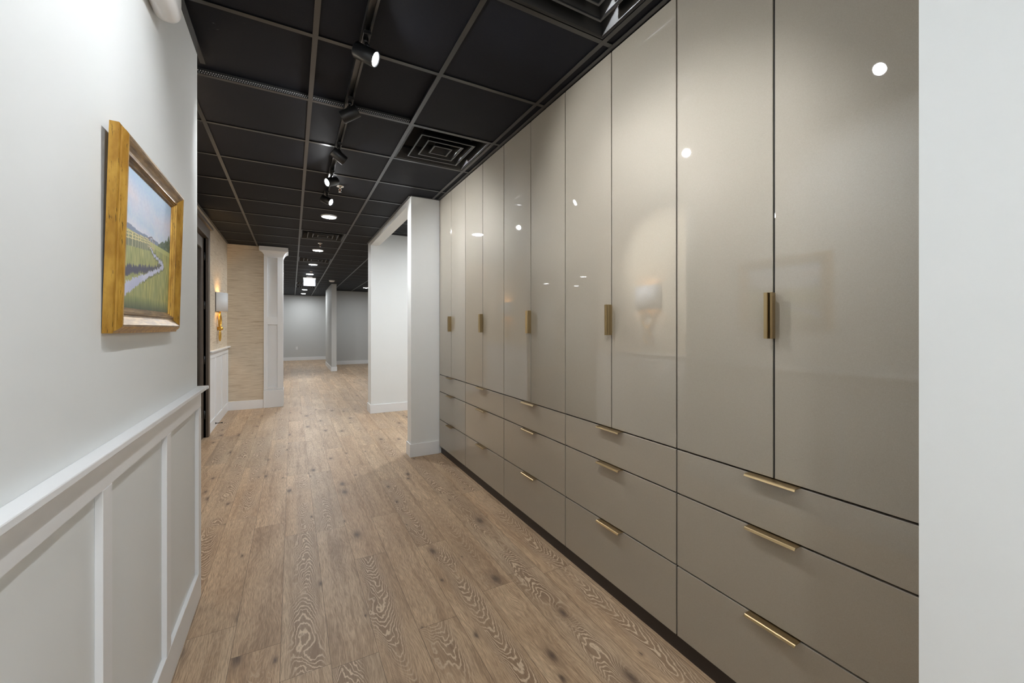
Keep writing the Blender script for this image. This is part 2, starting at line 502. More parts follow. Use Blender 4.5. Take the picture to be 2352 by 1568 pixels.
# room behind the glass doors
wall('wall_office_near', -6.4, XS - 0.12, 2.6, 2.72, label='near wall of the room behind the glass doors')
wall('wall_office_left', -6.52, -6.4, 2.6, 12.0, label='left wall of the room behind the glass doors')
wall('wall_office_far', -6.4, XS - 0.12, 12.0, 12.12, label='far wall of the room behind the glass doors')

# ---- ceiling: lay-in tiles, grid of tees
GX, GY, T = 0.0949, 2.1272, 0.6096
vents = [((1, -2)), ((1, 1)), ((0, 7)), ((0, 11)), ((0, 19)), ((0, 21))]
raised = {(-1, 0), (0, 0), (-2, 0)}
def clip(r, q):
    x0, x1, y0, y1 = max(r[0], q[0]), min(r[1], q[1]), max(r[2], q[2]), min(r[3], q[3])
    return (x0, x1, y0, y1) if x1 - x0 > 0.004 and y1 - y0 > 0.004 else None
regions = [(XS - 0.12, 1.60, YB, 4.30), (XS - 0.12, XR + 0.06, 4.30, 6.90), (XS - 0.12, 6.2, 6.90, YF)]
tb = B(); gb = B()
for i in range(-3, 11):
    for j in range(-12, 29):
        cell = (GX + T * i, GX + T * (i + 1), GY + T * j, GY + T * (j + 1))
        z = C + (0.036 if (i, j) in raised else 0.006)
        if (i, j) in vents: z = C + 0.12
        for r in regions:
            q = clip(cell, r)
            if q: tb.box(q[0], q[1], q[2], q[3], z, z + 0.016)
for i in range(-2, 11):
    x = GX + T * i
    for r in regions:
        if r[0] + 0.02 < x < r[1] - 0.02:
            gb.box(x - 0.012, x + 0.012, r[2], r[3], C, C + 0.0025); gb.box(x - 0.0015, x + 0.0015, r[2], r[3], C + 0.0025, C + 0.036)
for j in range(-11, 29):
    y = GY + T * j
    for r in regions:
        if r[2] < y <= r[3]:
            gb.box(r[0], r[1], y - 0.012, y + 0.012, C + 0.0003, C + 0.0028)
            if j != 1: gb.box(r[0], r[1], y - 0.0015, y + 0.0015, C + 0.0028, C + 0.034)
# wall angles
def angle(x0, x1, y0, y1): gb.box(x0, x1, y0, y1, C - 0.0005, C + 0.002)
angle(XL, XL + 0.022, YB, 2.62); angle(XS, XS + 0.022, 2.545, 8.02); angle(XS, -0.142, 7.998, 8.02)
angle(XR - 0.022, XR, YB, 0.326); angle(XR - 0.022, XR, 4.225, 6.95); angle(XR, XB, 4.203, 4.225)
angle(XB - 0.024, XB + 0.002, 0.326, 4.225)
angle(-1.05, 1.07, YF - 0.022, YF); angle(1.215, 6.2, YF2 - 0.022, YF2)
ceil = struct(tb.build('ceiling', M['tile'], origin=(0, 0, C)), 'black lay-in tile ceiling over the corridor', 'ceiling')
gb.build('tee_grid', M['tee'], ceil)
B().box(XL - 0.09, 0.705 - 0.012, GY + T - 0.002, GY + T + 0.002, C + 0.003, C + 0.037).build('perforated_tee', M['slot'], ceil)
# side room ceiling, slightly higher, and the ceiling of the room behind the doors
sb = B(); sb.box(1.213, 6.2, 4.371, 6.68, 2.84, 2.86)
sc = struct(sb.build('ceiling_side_room', M['tile']), 'black tile ceiling seen through the opening', 'ceiling')
g2 = B()
for j in range(0, 5): g2.box(1.213, 6.2, 4.66 + T * j - 0.012, 4.66 + T * j + 0.012, 2.836, 2.8385) if 4.66 + T * j < 6.6 else None
for i in range(2, 10):
    x = GX + T * i
    if x > 1.25: g2.box(x - 0.012, x + 0.012, 4.371, 6.68, 2.836, 2.8388)
g2.build('tee_grid', M['tee'], sc)
struct(B().box(-6.4, XS - 0.12, 2.72, 12.0, C, C + 0.02).build('ceiling_office', M['tile']), 'black ceiling of the room behind the glass doors', 'ceiling')

q = B(); q.box(-6.6, 6.4, YB - 0.1, YF + 0.15, 2.862, 2.92)  # added slab and skirts, keep sky light from leaking through the ceiling gaps
for bx in ((-6.6, -6.5, YB - 0.1, YF + 0.15), (6.32, 6.4, YB - 0.1, YF + 0.15), (-6.6, 6.4, YB - 0.16, YB - 0.1), (-6.6, 6.4, YF + 0.12, YF + 0.15)): q.box(*bx, 2.6, 2.865)
struct(q.build('ceiling_light_block', M['void']), 'added dark slab above the lay-in ceiling, blocking stray sky light', 'ceiling')

# ------------------------------------------------------------------ trim
BH = 0.136
def baseb(name, label, *boxes, bev=0.002):
    q = B()
    for bx in boxes: q.box(*bx, bev=bev)
    return struct(q.build(name, M['trim']), label, 'baseboard')
# left wall wainscot
FX = -0.404
baseb('baseboard_left', 'white baseboard along the left wall wainscot', (XL, FX, YB, 2.547, 0, BH))
def wainscot(tname, x, fx, y0, y1, stiles, label, rail_z=1.048, nose=-0.380, sw=0.058, ret=False):
    root = struct(B().box(x, nose, y0, y1, rail_z - 0.018, rail_z, bev=0.003, seg=2).build(tname, M['trim']), label, 'chair rail')
    B().box(x, fx, y0, y1, 0.946, rail_z - 0.018, bev=0.0015).build('top_rail', M['trim'], root)
    for s0 in stiles:
        e1 = min(s0 + sw, y1)
        B().box(x, fx, s0, e1, BH, 0.946, bev=0.0012).build('stile', M['trim'], root)
    return root
r = wainscot('trim_1', XL, FX, YB, 2.547, [2.490, 1.912, 1.340, 0.768, 0.196, -0.376, -0.948, -1.52], 'white chair rail and panelling under the marsh painting')
# the rail cap wraps a little past the wall end
B().box(XL - 0.02, -0.376, 2.546, 2.575, 1.0305, 1.0475, bev=0.003).build('rail_return', M['trim'], r)
FS = -0.918
for nm, y0, y1, st, lb in (('trim_2', 6.27, 8.02, [6.272, 6.815, 7.395, 7.962], 'white chair rail and panelling right of the dark door, under the sconce'),
                           ('trim_3', 2.545, 4.40, [2.55, 3.13, 3.72, 4.342], 'white chair rail and panelling on the near side of the dark door')):
    struct(wainscot(nm, XS, FS, y0, y1, st, lb, nose=-0.885))
    q = B().box(XS, XS + 0.004, y0, y1, 0, 1.03)
    q.build('backing_panel', M['trim'], bpy.data.objects[nm])
baseb('baseboard_recess', 'white baseboard below the grasscloth wall with the door', (XS, FS, 6.27, 8.02, 0, BH), (XS, FS, 2.545, 4.40, 0, BH))
baseb('baseboard_recess_end', 'white baseboard below the tan grasscloth end wall', (FS, -0.43, 8.004, 8.02, 0, 0.142))
baseb('baseboard_column', 'white baseboard around the wing wall at the far end of the cabinets', (XR - 0.014, XB, 4.211, 4.225, 0, BH), (XR - 0.014, XR, 4.225, 4.371, 0, BH))
baseb('baseboard_opening', 'white baseboard of the wall seen through the opening', (XR - 0.014, 6.2, 6.666, 6.68, 0, BH), (XR - 0.014, XR, 6.68, 6.96, 0, BH))
baseb('baseboard_far', 'white baseboard of the grey far wall', (XS, 6.2, YF - 0.014, YF, 0, BH))
baseb('baseboard_far_right', 'white baseboard right of the far partition', (1.229, 6.2, YF2 - 0.014, YF2, 0, BH))
baseb('baseboard_partition', 'white baseboard wrapping the narrow far partition', (1.056, 1.229, 13.786, 13.80, 0, BH), (1.056, 1.070, 13.80, YF2, 0, BH), (1.215, 1.229, 13.80, YF2 - 0.014, 0, BH))
baseb('baseboard_left_beyond', 'white baseboard of the far room left wall', (XS, XS + 0.014, 8.30, YF, 0, BH))

# white pilaster at the end of the grasscloth wall
PX0, PX1, PY = -0.424, -0.140, 8.0
def levels(q, prof, x0, x1, y0, y1):
    # stack of rectangular rings: prof = [(z, offset)], open on the back (+Y)
    rings = []
    for z, o in prof:
        rings.append([q.bm.verts.new(p) for p in ((x0 - o, y1, z), (x0 - o, y0 - o, z), (x1 + o, y0 - o, z), (x1 + o, y1, z))])
    for a, c in zip(rings, rings[1:]):
        for i in range(4): q.bm.faces.new((a[i], a[(i + 1) % 4], c[(i + 1) % 4], c[i]))
    q.bm.faces.new(rings[0]); q.bm.faces.new(rings[-1])
pil = B()
y1 = 8.31
pil.box(PX0, PX1, PY + 0.030, y1, 0.0, C - 0.005)
for bx in ((PX0, -0.369, 0.30, C - 0.15), (-0.226, PX1, 0.30, C - 0.15), (-0.369, -0.226, 0.30, 0.34), (-0.369, -0.226, 1.402, 1.534), (-0.369, -0.226, 2.53, 2.56)):
    pil.box(bx[0], bx[1], PY, PY + 0.032, bx[2], bx[3], bev=0.001)
po = struct(pil.build('trim_4', M['trim']), 'white panelled pilaster at the end of the tan grasscloth wall', 'pilaster')
q = B(); cove = [(2.552, 0.0), (2.554, 0.004), (2.566, 0.006), (2.582, 0.012), (2.600, 0.022), (2.616, 0.036), (2.630, 0.052), (2.636, 0.068), (2.640, 0.074), (C - 0.003, 0.074)]
levels(q, cove, PX0 + 0.01, PX1 + 0.002, PY, y1); q.build('capital', M['trim'], po)
q = B(); q.box(PX0 - 0.004, PX1 + 0.006, PY - 0.012, y1 + 0.01, 0, 0.295, bev=0.003); q.build('plinth', M['trim'], po)

# ------------------------------------------------------------------ dark glass double door
dc = B()
dc.box(XS - 0.10, -0.905, 4.40, DY0, 0, 2.45, bev=0.002); dc.box(XS - 0.10, -0.905, DY1, 6.27, 0, 2.45, bev=0.002)
dc.box(XS - 0.10, -0.905, 4.40, 6.27, 2.44, 2.56, bev=0.002); dc.box(XS, -0.875, 4.37, 6.30, 2.56, 2.595, bev=0.003)
struct(dc.build('trim_5', M['bronze']), 'dark bronze door casing with a flat cap', 'door casing')
for k, (y0, y1_, hy) in enumerate(((4.503, 5.333, 4.503), (5.337, 6.167, 6.167))):
    X0, X1 = -0.998, -0.955
    d = B()
    d.box(X0, X1, y0, y0 + 0.11, 0.008, 2.436, bev=0.002); d.box(X0, X1, y1_ - 0.11, y1_, 0.008, 2.436, bev=0.002)
    d.box(X0, X1, y0 + 0.11, y1_ - 0.11, 2.30, 2.436, bev=0.002); d.box(X0, X1, y0 + 0.11, y1_ - 0.11, 0.008, 0.26, bev=0.002)
    do = struct(d.build('door_%d' % (k + 1), M['bronze']), ('near', 'far')[k] + ' leaf of the dark bronze glass double door', 'door')
    B().box(X0 + 0.018, X0 + 0.024, y0 + 0.105, y1_ - 0.105, 0.255, 2.305).build('glass_pane', M['glass'], do)
    for hz in (0.28, 0.95, 1.62, 2.22):
        s_ = 1 if k else -1
        B().cyl((X1 + 0.008, hy + s_ * 0.002, hz - 0.05), (X1 + 0.008, hy + s_ * 0.002, hz + 0.05), 0.009, 12).build('hinge', M['black'], do)
    hy2 = (y1_ - 0.05) if k == 0 else (y0 + 0.05)
    h = B(); h.box(X1, X1 + 0.035, hy2 - 0.012, hy2 + 0.012, 0.99, 1.01); h.box(X1 + 0.025, X1 + 0.04, hy2 - 0.012 - (0.1 if k == 0 else 0), hy2 + 0.012 + (0.1 if k else 0), 0.99, 1.01, bev=0.003)
    h.build('handle', M['black'], do)

# ------------------------------------------------------------------ champagne cabinets
YS = [0.385, 1.152, 1.928, 2.702, 3.474, 4.2225]
CL = ['tall champagne gloss cabinet nearest the camera, beside the right white wall',
      'tall champagne cabinet second from the right, reflecting a track light by its far door edge',
      'middle one of the five tall champagne gloss cabinets',
      'tall champagne cabinet second from the far white wing wall',
      'farthest tall champagne cabinet, touching the white wing wall']
ZD, Z2, Z3, Z0 = 0.845, 0.664, 0.367, 0.078
g = 0.0031
PB = 0.0016
def pull_h(parent, yc, z):
    q = B()
    # folded brass tab: plate in the gap, turned-down lip
    q.prism([(XB + 0.016, z - 0.0006), (XB - 0.028, z - 0.0006), (XB - 0.031, z - 0.0030), (XB - 0.0345, z - 0.0085), (XB - 0.033, z - 0.0092), (XB - 0.0285, z - 0.0035), (XB - 0.027, z - 0.0024), (XB + 0.016, z - 0.0024)], 'y', yc - 0.080, yc + 0.080)
    return q.build('handle', M['brass'], parent)
def pull_v(parent, y, s, z0, z1):
    q = B()
    pts = [(XB + 0.016, 0.0), (XB - 0.026, 0.0), (XB - 0.030, 0.002), (XB - 0.033, 0.011), (XB - 0.0315, 0.0115), (XB - 0.0285, 0.0040), (XB - 0.026, 0.0022), (XB + 0.016, 0.0022)]
    q.prism([(a, y + s * c) for a, c in pts], 'z', z0, z1)
    return q.build('handle', M['brass'], parent)
for k in range(5):
    a, e = YS[k], YS[k + 1]; mid = (a + e) / 2
    t = thing('tall_cabinet', CL[k], 'cabinet', (XB + 0.3, mid, 0), 'tall champagne cabinets along the right side')
    cb = B(); cb.box(XB + 0.024, 1.995, a + 0.001, e - 0.001, 0.075, C - 0.012)
    gx0, gx1, gg = XB + 0.006, XB + 0.025, g * 0.9      # black strips added inside the gaps to darken them
    cb.box(gx0, gx1, mid - gg, mid + gg, ZD + g, C - 0.012)
    cb.box(gx0, gx1, a + 0.0002, a + gg, 0.08, C - 0.012); cb.box(gx0, gx1, e - gg, e - 0.0002, 0.08, C - 0.012)
    for zz in (Z3, Z2, ZD): cb.box(gx0 + 0.011, gx1, a + gg, e - gg, zz - gg * 0.9, zz + gg * 0.2)
    cb.build('carcass', M['carcass'], t)
    B().box(XB + 0.022, XB + 0.04, a, e, 0.0, 0.075).build('toe_kick', M['toe'], t)
    for y0, y1_, hy, s_ in ((a, mid, mid - g, -1), (mid, e, mid + g, 1)):
        d = B().box(XB, XB + 0.020, y0 + g, y1_ - g, ZD + g, C - 0.005, bev=PB, seg=2).build('door', M['cab'], t)
        pull_v(d, hy - s_ * 0.0006, s_, 1.306, 1.456)
    for z0, z1 in ((Z2, ZD), (Z3, Z2), (Z0, Z3)):
        d = B().box(XB, XB + 0.020, a + g, e - g, z0 + g, z1 - g, bev=PB, seg=2).build('drawer', M['cab'], t)
        pull_h(d, mid, z1 + 0.0012)

# ------------------------------------------------------------------ framed marsh painting
FY0, FY1, FZ0, FZ1 = 1.380, 2.022, 1.327, 1.863
tilt = math.atan(0.014 / (FZ1 - FZ0))
TM = Matrix.Translation((XL + 0.001, 0, FZ0)) @ Matrix.Rotation(tilt, 4, 'Y') @ Matrix.Translation((-(XL + 0.001), 0, -FZ0))
pic = thing('framed_painting', 'marsh creek and boardwalk painting in a worn gold frame on the left wall', 'painting', (XL, (FY0 + FY1) / 2, FZ0))
prof = [(0, 0.0), (0, 0.019), (0.003, 0.021), (0.006, 0.0212), (0.008, 0.0245), (0.010, 0.0265), (0.013, 0.030), (0.018, 0.0335), (0.023, 0.034), (0.028, 0.031), (0.036, 0.0245), (0.044, 0.0195), (0.050, 0.0180), (0.0515, 0.0205), (0.055, 0.0205), (0.0565, 0.0160), (0.0600, 0.0160), (0.0615, 0.0115), (0.066, 0.0110), (0.067, 0.0065), (0.072, 0.0060), (0.072, 0.0)]
def frame_side(side):
    q = B(); m1 = q._mi(M['frame']); m2 = q._mi(M['scoop'])
    def P(w, h, cy, cz):
        return (XL + 0.001 + h, cy, cz)
    def corner(w, c):
        y = FY0 + w if c[0] == 0 else FY1 - w
        z = FZ0 + w if c[1] == 0 else FZ1 - w
        return y, z
    cs = {'bottom': ((0, 0), (1, 0)), 'top': ((0, 1), (1, 1)), 'left': ((0, 0), (0, 1)), 'right': ((1, 0), (1, 1))}[side]
    rows = []
    for w, h in prof:
        (ya, za), (yb, zb) = corner(w, cs[0]), corner(w, cs[1])
        rows.append((q.bm.verts.new((XL + 0.001 + h, ya, za)), q.bm.verts.new((XL + 0.001 + h, yb, zb))))
    for i in range(len(rows) - 1):
        f = q.bm.faces.new((rows[i][0], rows[i][1], rows[i + 1][1], rows[i + 1][0]))
        f.material_index = 1 if (side in ('top', 'bottom') and 7 <= i <= 19) else 0
    q.xform(TM)
    return q
for s_ in ('bottom', 'top', 'left', 'right'):
    frame_side(s_).build('frame_rail', None, pic)

def paint_mesh():
    ny, nz = 190, 150
    y0, y1_, z0, z1 = FY0 + 0.071, FY1 - 0.071, FZ0 + 0.071, FZ1 - 0.071
    me = bpy.data.meshes.new('canvas')
    vs, fs, cs = [], [], []
    rnd = random.Random(3)
    def hsh(i, j):
        return (math.sin(i * 127.1 + j * 311.7) * 43758.5453) % 1.0
    def vn(x, y):
        i, j = math.floor(x), math.floor(y); fx, fy = x - i, y - j
        fx = fx * fx * (3 - 2 * fx); fy = fy * fy * (3 - 2 * fy)
        return (hsh(i, j) * (1 - fx) + hsh(i + 1, j) * fx) * (1 - fy) + (hsh(i, j + 1) * (1 - fx) + hsh(i + 1, j + 1) * fx) * fy
    def lerp(a, b, f): return tuple(a[k] + (b[k] - a[k]) * f for k in range(3))
    def pd(s, t, path):
        best = (9, 0)
        for (a, b_, wa), (c_, d_, wb) in zip(path, path[1:]):
            ex, ey = c_ - a, d_ - b_
            f = max(0, min(1, ((s - a) * ex + (t - b_) * ey) / (ex * ex + ey * ey)))
            dd = math.hypot(s - a - f * ex, (t - b_ - f * ey)) - (wa + (wb - wa) * f)
            if dd < best[0]: best = (dd, f)
        return best[0]
    creek = [(0.54, 0.50, 0.006), (0.64, 0.465, 0.010), (0.80, 0.430, 0.018), (0.84, 0.405, 0.018), (0.74, 0.365, 0.016), (0.50, 0.285, 0.022), (0.25, 0.19, 0.036), (-0.05, 0.07, 0.055)]
    bank = [(-0.05, 0.23, 0.045), (0.3, 0.30, 0.032), (0.6, 0.355, 0.020), (0.78, 0.41, 0.012)]
    hz = 0.565
    for j in range(nz + 1):
        for i in range(ny + 1):
            s, t = i / ny, j / nz
            vs.append((XL + 0.0075, y0 + (y1_ - y0) * s, z0 + (z1 - z0) * t))
            n = vn(s * 70, t * 60); n2 = vn(s * 9, t * 7 + 40); blade = vn(s * 95 + t * 12, t * 16)
            if t > hz:
                k = (t - hz) / (1 - hz)
                c = lerp((222, 221, 236), (178, 204, 236), min(1, k * 1.2))
                c = lerp(c, (222, 214, 224), 0.75 * max(0, 1 - abs(k - 0.55 - 0.2 * (n2 - .5)) * 3.0) * n2 * 1.6)
                c = lerp(c, (150, 200, 224), 0.35 * max(0, 1 - abs(k - 0.28 + 0.15 * s) * 6) * (1 - n2))
                c = tuple(v + (n - 0.5) * 9 for v in c)
                if k < 0.055 + 0.05 * vn(s * 14, 3) - 0.02 * s: c = (128, 140, 166)
                th = 0.04 + 0.34 * max(0, (s - 0.72) / 0.28) * (0.6 + 0.6 * vn(s * 26, 9))
                if s > 0.70 and k < th: c = lerp((62, 84, 62), (112, 128, 112), n)
            else:
                c = lerp((112, 122, 72), (200, 194, 118), 0.25 + 0.75 * blade)
                c = lerp(c, (150, 160, 110), 0.5 * n2)
                if t > 0.52: c = lerp(c, (192, 196, 128), 0.6)
                if t < 0.10: c = lerp(c, (70, 84, 70), 0.55 * (0.10 - t) / 0.10 * 1.4)
                db = pd(s, t + (blade - 0.5) * 0.035, bank)
                if db < 0: c = lerp(c, (72, 70, 92), min(1, 0.55 - db * 30))
                dc_ = pd(s, t + (blade - 0.5) * 0.030, creek)
                if dc_ < 0: c = lerp((214, 216, 236), (186, 190, 216), n2)
                elif dc_ < 0.012 and s > 0.4: c = lerp(c, (70, 74, 66), 0.5)
            # boardwalk with rails
            if s < 0.52:
                top = 0.545 + 0.035 * s / 0.52; bot = 0.485 + 0.055 * s / 0.52
                if bot < t < top:
                    f = (t - bot) / (top - bot)
                    post = (math.log(1.0 + (0.52 - s) * 6.0) * 8.5) % 1.0 < 0.2
                    if f > 0.88 or 0.48 < f < 0.60 or f < 0.14 or post: c = (222, 208, 150)
                    else: c = lerp(c, (120, 124, 110), 0.5)
                elif bot - 0.055 < t <= bot:
                    if (math.log(1.0 + (0.52 - s) * 6.0) * 8.5) % 1.0 < 0.13: c = (198, 190, 150)
                    else: c = lerp(c, (92, 96, 92), 0.55)
            if 0.48 < s < 0.63 and 0.50 < t < 0.615:
                if t > 0.60 - abs(s - 0.555) * 0.35 and t < 0.612 - abs(s - 0.555) * 0.35: c = (120, 110, 120)
                elif min(abs(s - q_) for q_ in (0.495, 0.53, 0.575, 0.615)) < 0.005 and t < 0.585: c = (206, 190, 160)
                elif 0.515 < t < 0.525: c = (200, 184, 150)
            cs.append(c)
    for j in range(nz):
        for i in range(ny):
            a = j * (ny + 1) + i; fs.append((a, a + 1, a + ny + 2, a + ny + 1))
    o = Vector(pic['_o'])
    me.from_pydata([tuple(TM @ Vector(v) - o) for v in vs], [], fs)
    at = me.color_attributes.new('paint', 'FLOAT_COLOR', 'POINT')
    flat = []
    for c in cs: flat.extend(srgb(*[max(0, min(248, v * 1.07)) for v in c]))
    at.data.foreach_set('color', flat)
    me.materials.append(M['paint'])
    ob = bpy.data.objects.new('canvas', me); COL.objects.link(ob); ob.parent = pic
paint_mesh()
B().box(XL + 0.001, XL + 0.0055, FY0 + 0.06, FY1 - 0.06, FZ0 + 0.06, FZ1 - 0.06).xform(TM).build('backing', M['black'], pic)

# ------------------------------------------------------------------ sconces
def sconce(yc, label):
    t = thing('wall_sconce', label, 'sconce', (XS, yc, 1.15), 'gold ring sconces flanking the dark door')
    W, D, z0, z1 = 0.185, 0.115, 1.572, 1.836
    q = B(); n = 28; rings = []
    for off in (0.0, 0.003):
        for z in (z0, z1):
            rings.append([q.bm.verts.new((XS + 0.006 + (D - off) * math.sin(PI * i / n), yc - (W - off) * math.cos(PI * i / n), z)) for i in range(n + 1)])
    for a, b_ in ((0, 1), (2, 3), (0, 2), (1, 3)):
        for i in range(n):
            f = q.bm.faces.new((rings[a][i], rings[a][i + 1], rings[b_][i + 1], rings[b_][i])); f.smooth = a + 1 == b_
    q.build('lamp_shade', M['shade'], t)
    B().box(XS, XS + 0.008, yc - W, yc + W, z0, z1).build('back_plate', M['black'], t)
    q = B(); q.torus((XS + 0.030, yc, 1.445), 0.083, 0.092, 0.0155, 'x', flat=0.75); q.build('large_ring', M['gold'], t)
    q = B(); q.torus((XS + 0.030, yc, 1.232), 0.055, 0.064, 0.0135, 'x', flat=0.75); q.build('small_ring', M['gold'], t)
    q = B(); q.lathe([(0, 0), (0.024, 0.0), (0.028, 0.006), (0.028, 0.045), (0.022, 0.060), (0.010, 0.066), (0, 0.066)], (XS, yc, 1.335), (1, 0, 0), 24); q.build('knob', M['gold'], t)
    q = B(); q.cyl((XS + 0.03, yc, 1.54), (XS + 0.03, yc, 1.62), 0.010, 16); q.lathe([(0.018, 0), (0.018, 0.05)], (XS + 0.05, yc, 1.62)); q.build('socket', M['gold'], t)
    light('bulb_light', 'POINT', (XS + 0.055, yc, 1.715), 5.0, t, (1.0, 0.58, 0.22), shadow_soft_size=0.018)
    return t
sconce(7.05, 'gold double ring sconce with white half drum shade, on the grasscloth wall')
sconce(3.47, 'gold ring sconce hidden behind the left wall, seen mirrored in the cabinets')

# ------------------------------------------------------------------ emergency light on the left wall
EY = 1.735
em = thing('emergency_light', 'white twin head emergency light high on the left wall', 'emergency light', (XL, EY, 2.40))
q = B(); q.box(XL, XL + 0.078, EY - 0.100, EY + 0.100, 2.400, 2.545, bev=0.034, seg=6)
for f in q.bm.faces: f.smooth = True
q.build('housing', M['plastic'], em)
for s_ in (-1, 1):
    c = Vector((XL + 0.042, EY + s_ * 0.128, 2.497)); ax = Vector((0.96, s_ * 0.05, -0.20)).normalized()
    q = B(); q.lathe([(0, -0.03), (0.026, -0.028), (0.040, -0.012), (0.045, 0.004), (0.045, 0.010), (0.041, 0.010), (0.038, 0.0), (0, -0.004)], c, ax, 32); hd = q.build('lamp_head', M['plastic'], em)
    q = B(); q.lathe([(0, 0.001), (0.041, 0.001), (0.041, 0.009), (0.030, 0.014), (0.012, 0.0165), (0, 0.017)], c, ax, 32); q.build('lens', M['lens'], hd)

# ------------------------------------------------------------------ door stop, outlet
q = B(); q.lathe([(0, 0), (0.014, 0), (0.014, 0.004), (0.006, 0.008), (0.0045, 0.012), (0.0045, 0.066), (0.009, 0.070), (0.009, 0.080), (0, 0.080)], (FS, 6.77, 0.052), (1, 0, 0), 16)
tag(q.build('door_stop', M['black'], origin=(FS, 6.77, 0.052)), 'small black door stop sticking out of the baseboard under the sconce', 'door stop')
o = thing('outlet', 'white electrical outlet low on the grey far wall', 'outlet', (0.158, YF, 0.45))
B().box(0.12, 0.196, YF - 0.006, YF, 0.448, 0.566, bev=0.002).build('cover_plate', M['plastic'], o)
for z in (0.482, 0.532): B().box(0.141, 0.175, YF - 0.009, YF - 0.005, z - 0.014, z + 0.014, bev=0.003).build('socket', M['trim'], o)

# ------------------------------------------------------------------ ceiling vents
def vent(cell, label):
    cx, cy = GX + T * (cell[0] + 0.5), GY + T * (cell[1] + 0.5)
    t = thing('ceiling_vent', label, 'vent', (cx, cy, C), 'black square ceiling diffusers')
    def ring(q, levels_):
        rs = [[q.bm.verts.new((cx + sx * h, cy + sy * h, C + z)) for sx, sy in ((-1, -1), (1, -1), (1, 1), (-1, 1))] for h, z in levels_]
        for a, b_ in zip(rs, rs[1:]):
            for i in range(4): q.bm.faces.new((a[i], a[(i + 1) % 4], b_[(i + 1) % 4], b_[i]))
        return rs
    q = B(); ring(q, [(0.290, 0.014), (0.290, 0.003), (0.284, 0.003), (0.276, 0.006), (0.235, 0.078), (0.232, 0.1), (0.290, 0.1), (0.290, 0.014)]); q.build('frame', M['vent'], t)
    for h in (0.205, 0.138, 0.072):
        q = B(); ring(q, [(h - 0.050, 0.070), (h - 0.010, 0.006), (h - 0.0085, 0.0)]); ring(q, [(h, 0.0), (h, 0.004), (h - 0.045, 0.074)])
        cone = q.build('louver_cone', M['vent'], t)
        q = B(); ring(q, [(h + 0.0005, 0.002), (h + 0.0005, -0.002), (h - 0.0095, -0.002), (h - 0.0095, 0.003), (h + 0.0005, 0.002)]); q.build('rim', M['vent_rim'], cone)
    q = B(); q.box(cx - 0.235, cx + 0.235, cy - 0.235, cy + 0.235, C + 0.095, C + 0.10); q.build('duct_opening', M['void'], t)
    return t
VL = ['black square diffuser in the ceiling at the top edge of the picture', 'black square diffuser in the ceiling beside the middle cabinets',
      'black square diffuser just beyond the nearest round downlight', 'black square diffuser between the second and third round downlights',
      'far black square diffuser right behind the hanging exit sign', 'farthest black square diffuser, left of the exit sign panel']
for cell, lb in zip(vents, VL): vent(cell, lb)

# ------------------------------------------------------------------ recessed downlights
def downlight(x, y, z, label, group, mat='disc', r=0.078):
    t = thing('downlight', label, 'ceiling light', (x, y, z), group)
    q = B(); q.lathe([(r + 0.014, 0.006), (r + 0.014, -0.002), (r + 0.010, -0.008), (r, -0.010), (r, 0.0)], (x, y, z), n=40, cap=False); q.build('trim_ring', M['plastic'], t)
    q = B(); q.lathe([(0, -0.0105), (r * 0.7, -0.0105), (r, -0.007), (r, 0.0)], (x, y, z), n=40, cap=False); q.build('lens', M[mat], t)
    return t
DL = [((0.395, 5.472), 'nearest round downlight, just beyond the end of the track'), ((0.395, 7.93), 'second round downlight, beyond the second sprinkler'),
      ((0.392, 9.74), 'third round downlight, just beyond the third diffuser'), ((0.388, 11.50), 'round downlight right in front of the exit sign'),
      ((0.380, 16.22), 'round downlight just beyond the exit sign'), ((0.386, 18.14), 'farthest round downlight, near the grey far wall'),
      ((2.186, 14.50), 'round downlight at right, beyond the far partition end')]
for ((x, y), lb), m_ in zip(DL, ('disc_mid', 'disc_mid', 'disc_mid', 'disc_high', 'disc_mid', 'disc_mid', 'disc_mid')): downlight(x, y, C, lb, 'round downlights down the corridor', m_)
for n_, (x, y, z, m) in enumerate([(-0.05, -0.95, C, 'disc_mid'), (0.395, -2.1, C, 'disc_mid'), (4.2, 9.6, C, 'disc_soft'), (2.4, 5.5, 2.84, 'disc'), (4.4, 5.5, 2.84, 'disc_mid'),  # rear ones and the far right room one are added as fill light
                     (-4.03, 8.63, C, 'disc_soft'), (-4.07, 10.5, C, 'disc_soft'), (-5.3, 10.6, C, 'disc_soft'), (-2.6, 5.2, C, 'disc_soft')]):
    lb = ['added fill downlight behind the camera, closer one', 'added fill downlight behind the camera, farther one', 'added fill downlight out of view in the far right room',
          'round downlight of the side room, near the opening', 'round downlight deep in the side room', 'round downlight behind the glass doors, mirrored upper right', 'round downlight behind the glass doors, mirrored left',
          'round downlight behind the glass doors, mirrored lower right', 'round downlight just inside the glass doors'][n_]
    downlight(x, y, z, lb, 'round downlights out of direct view', m)

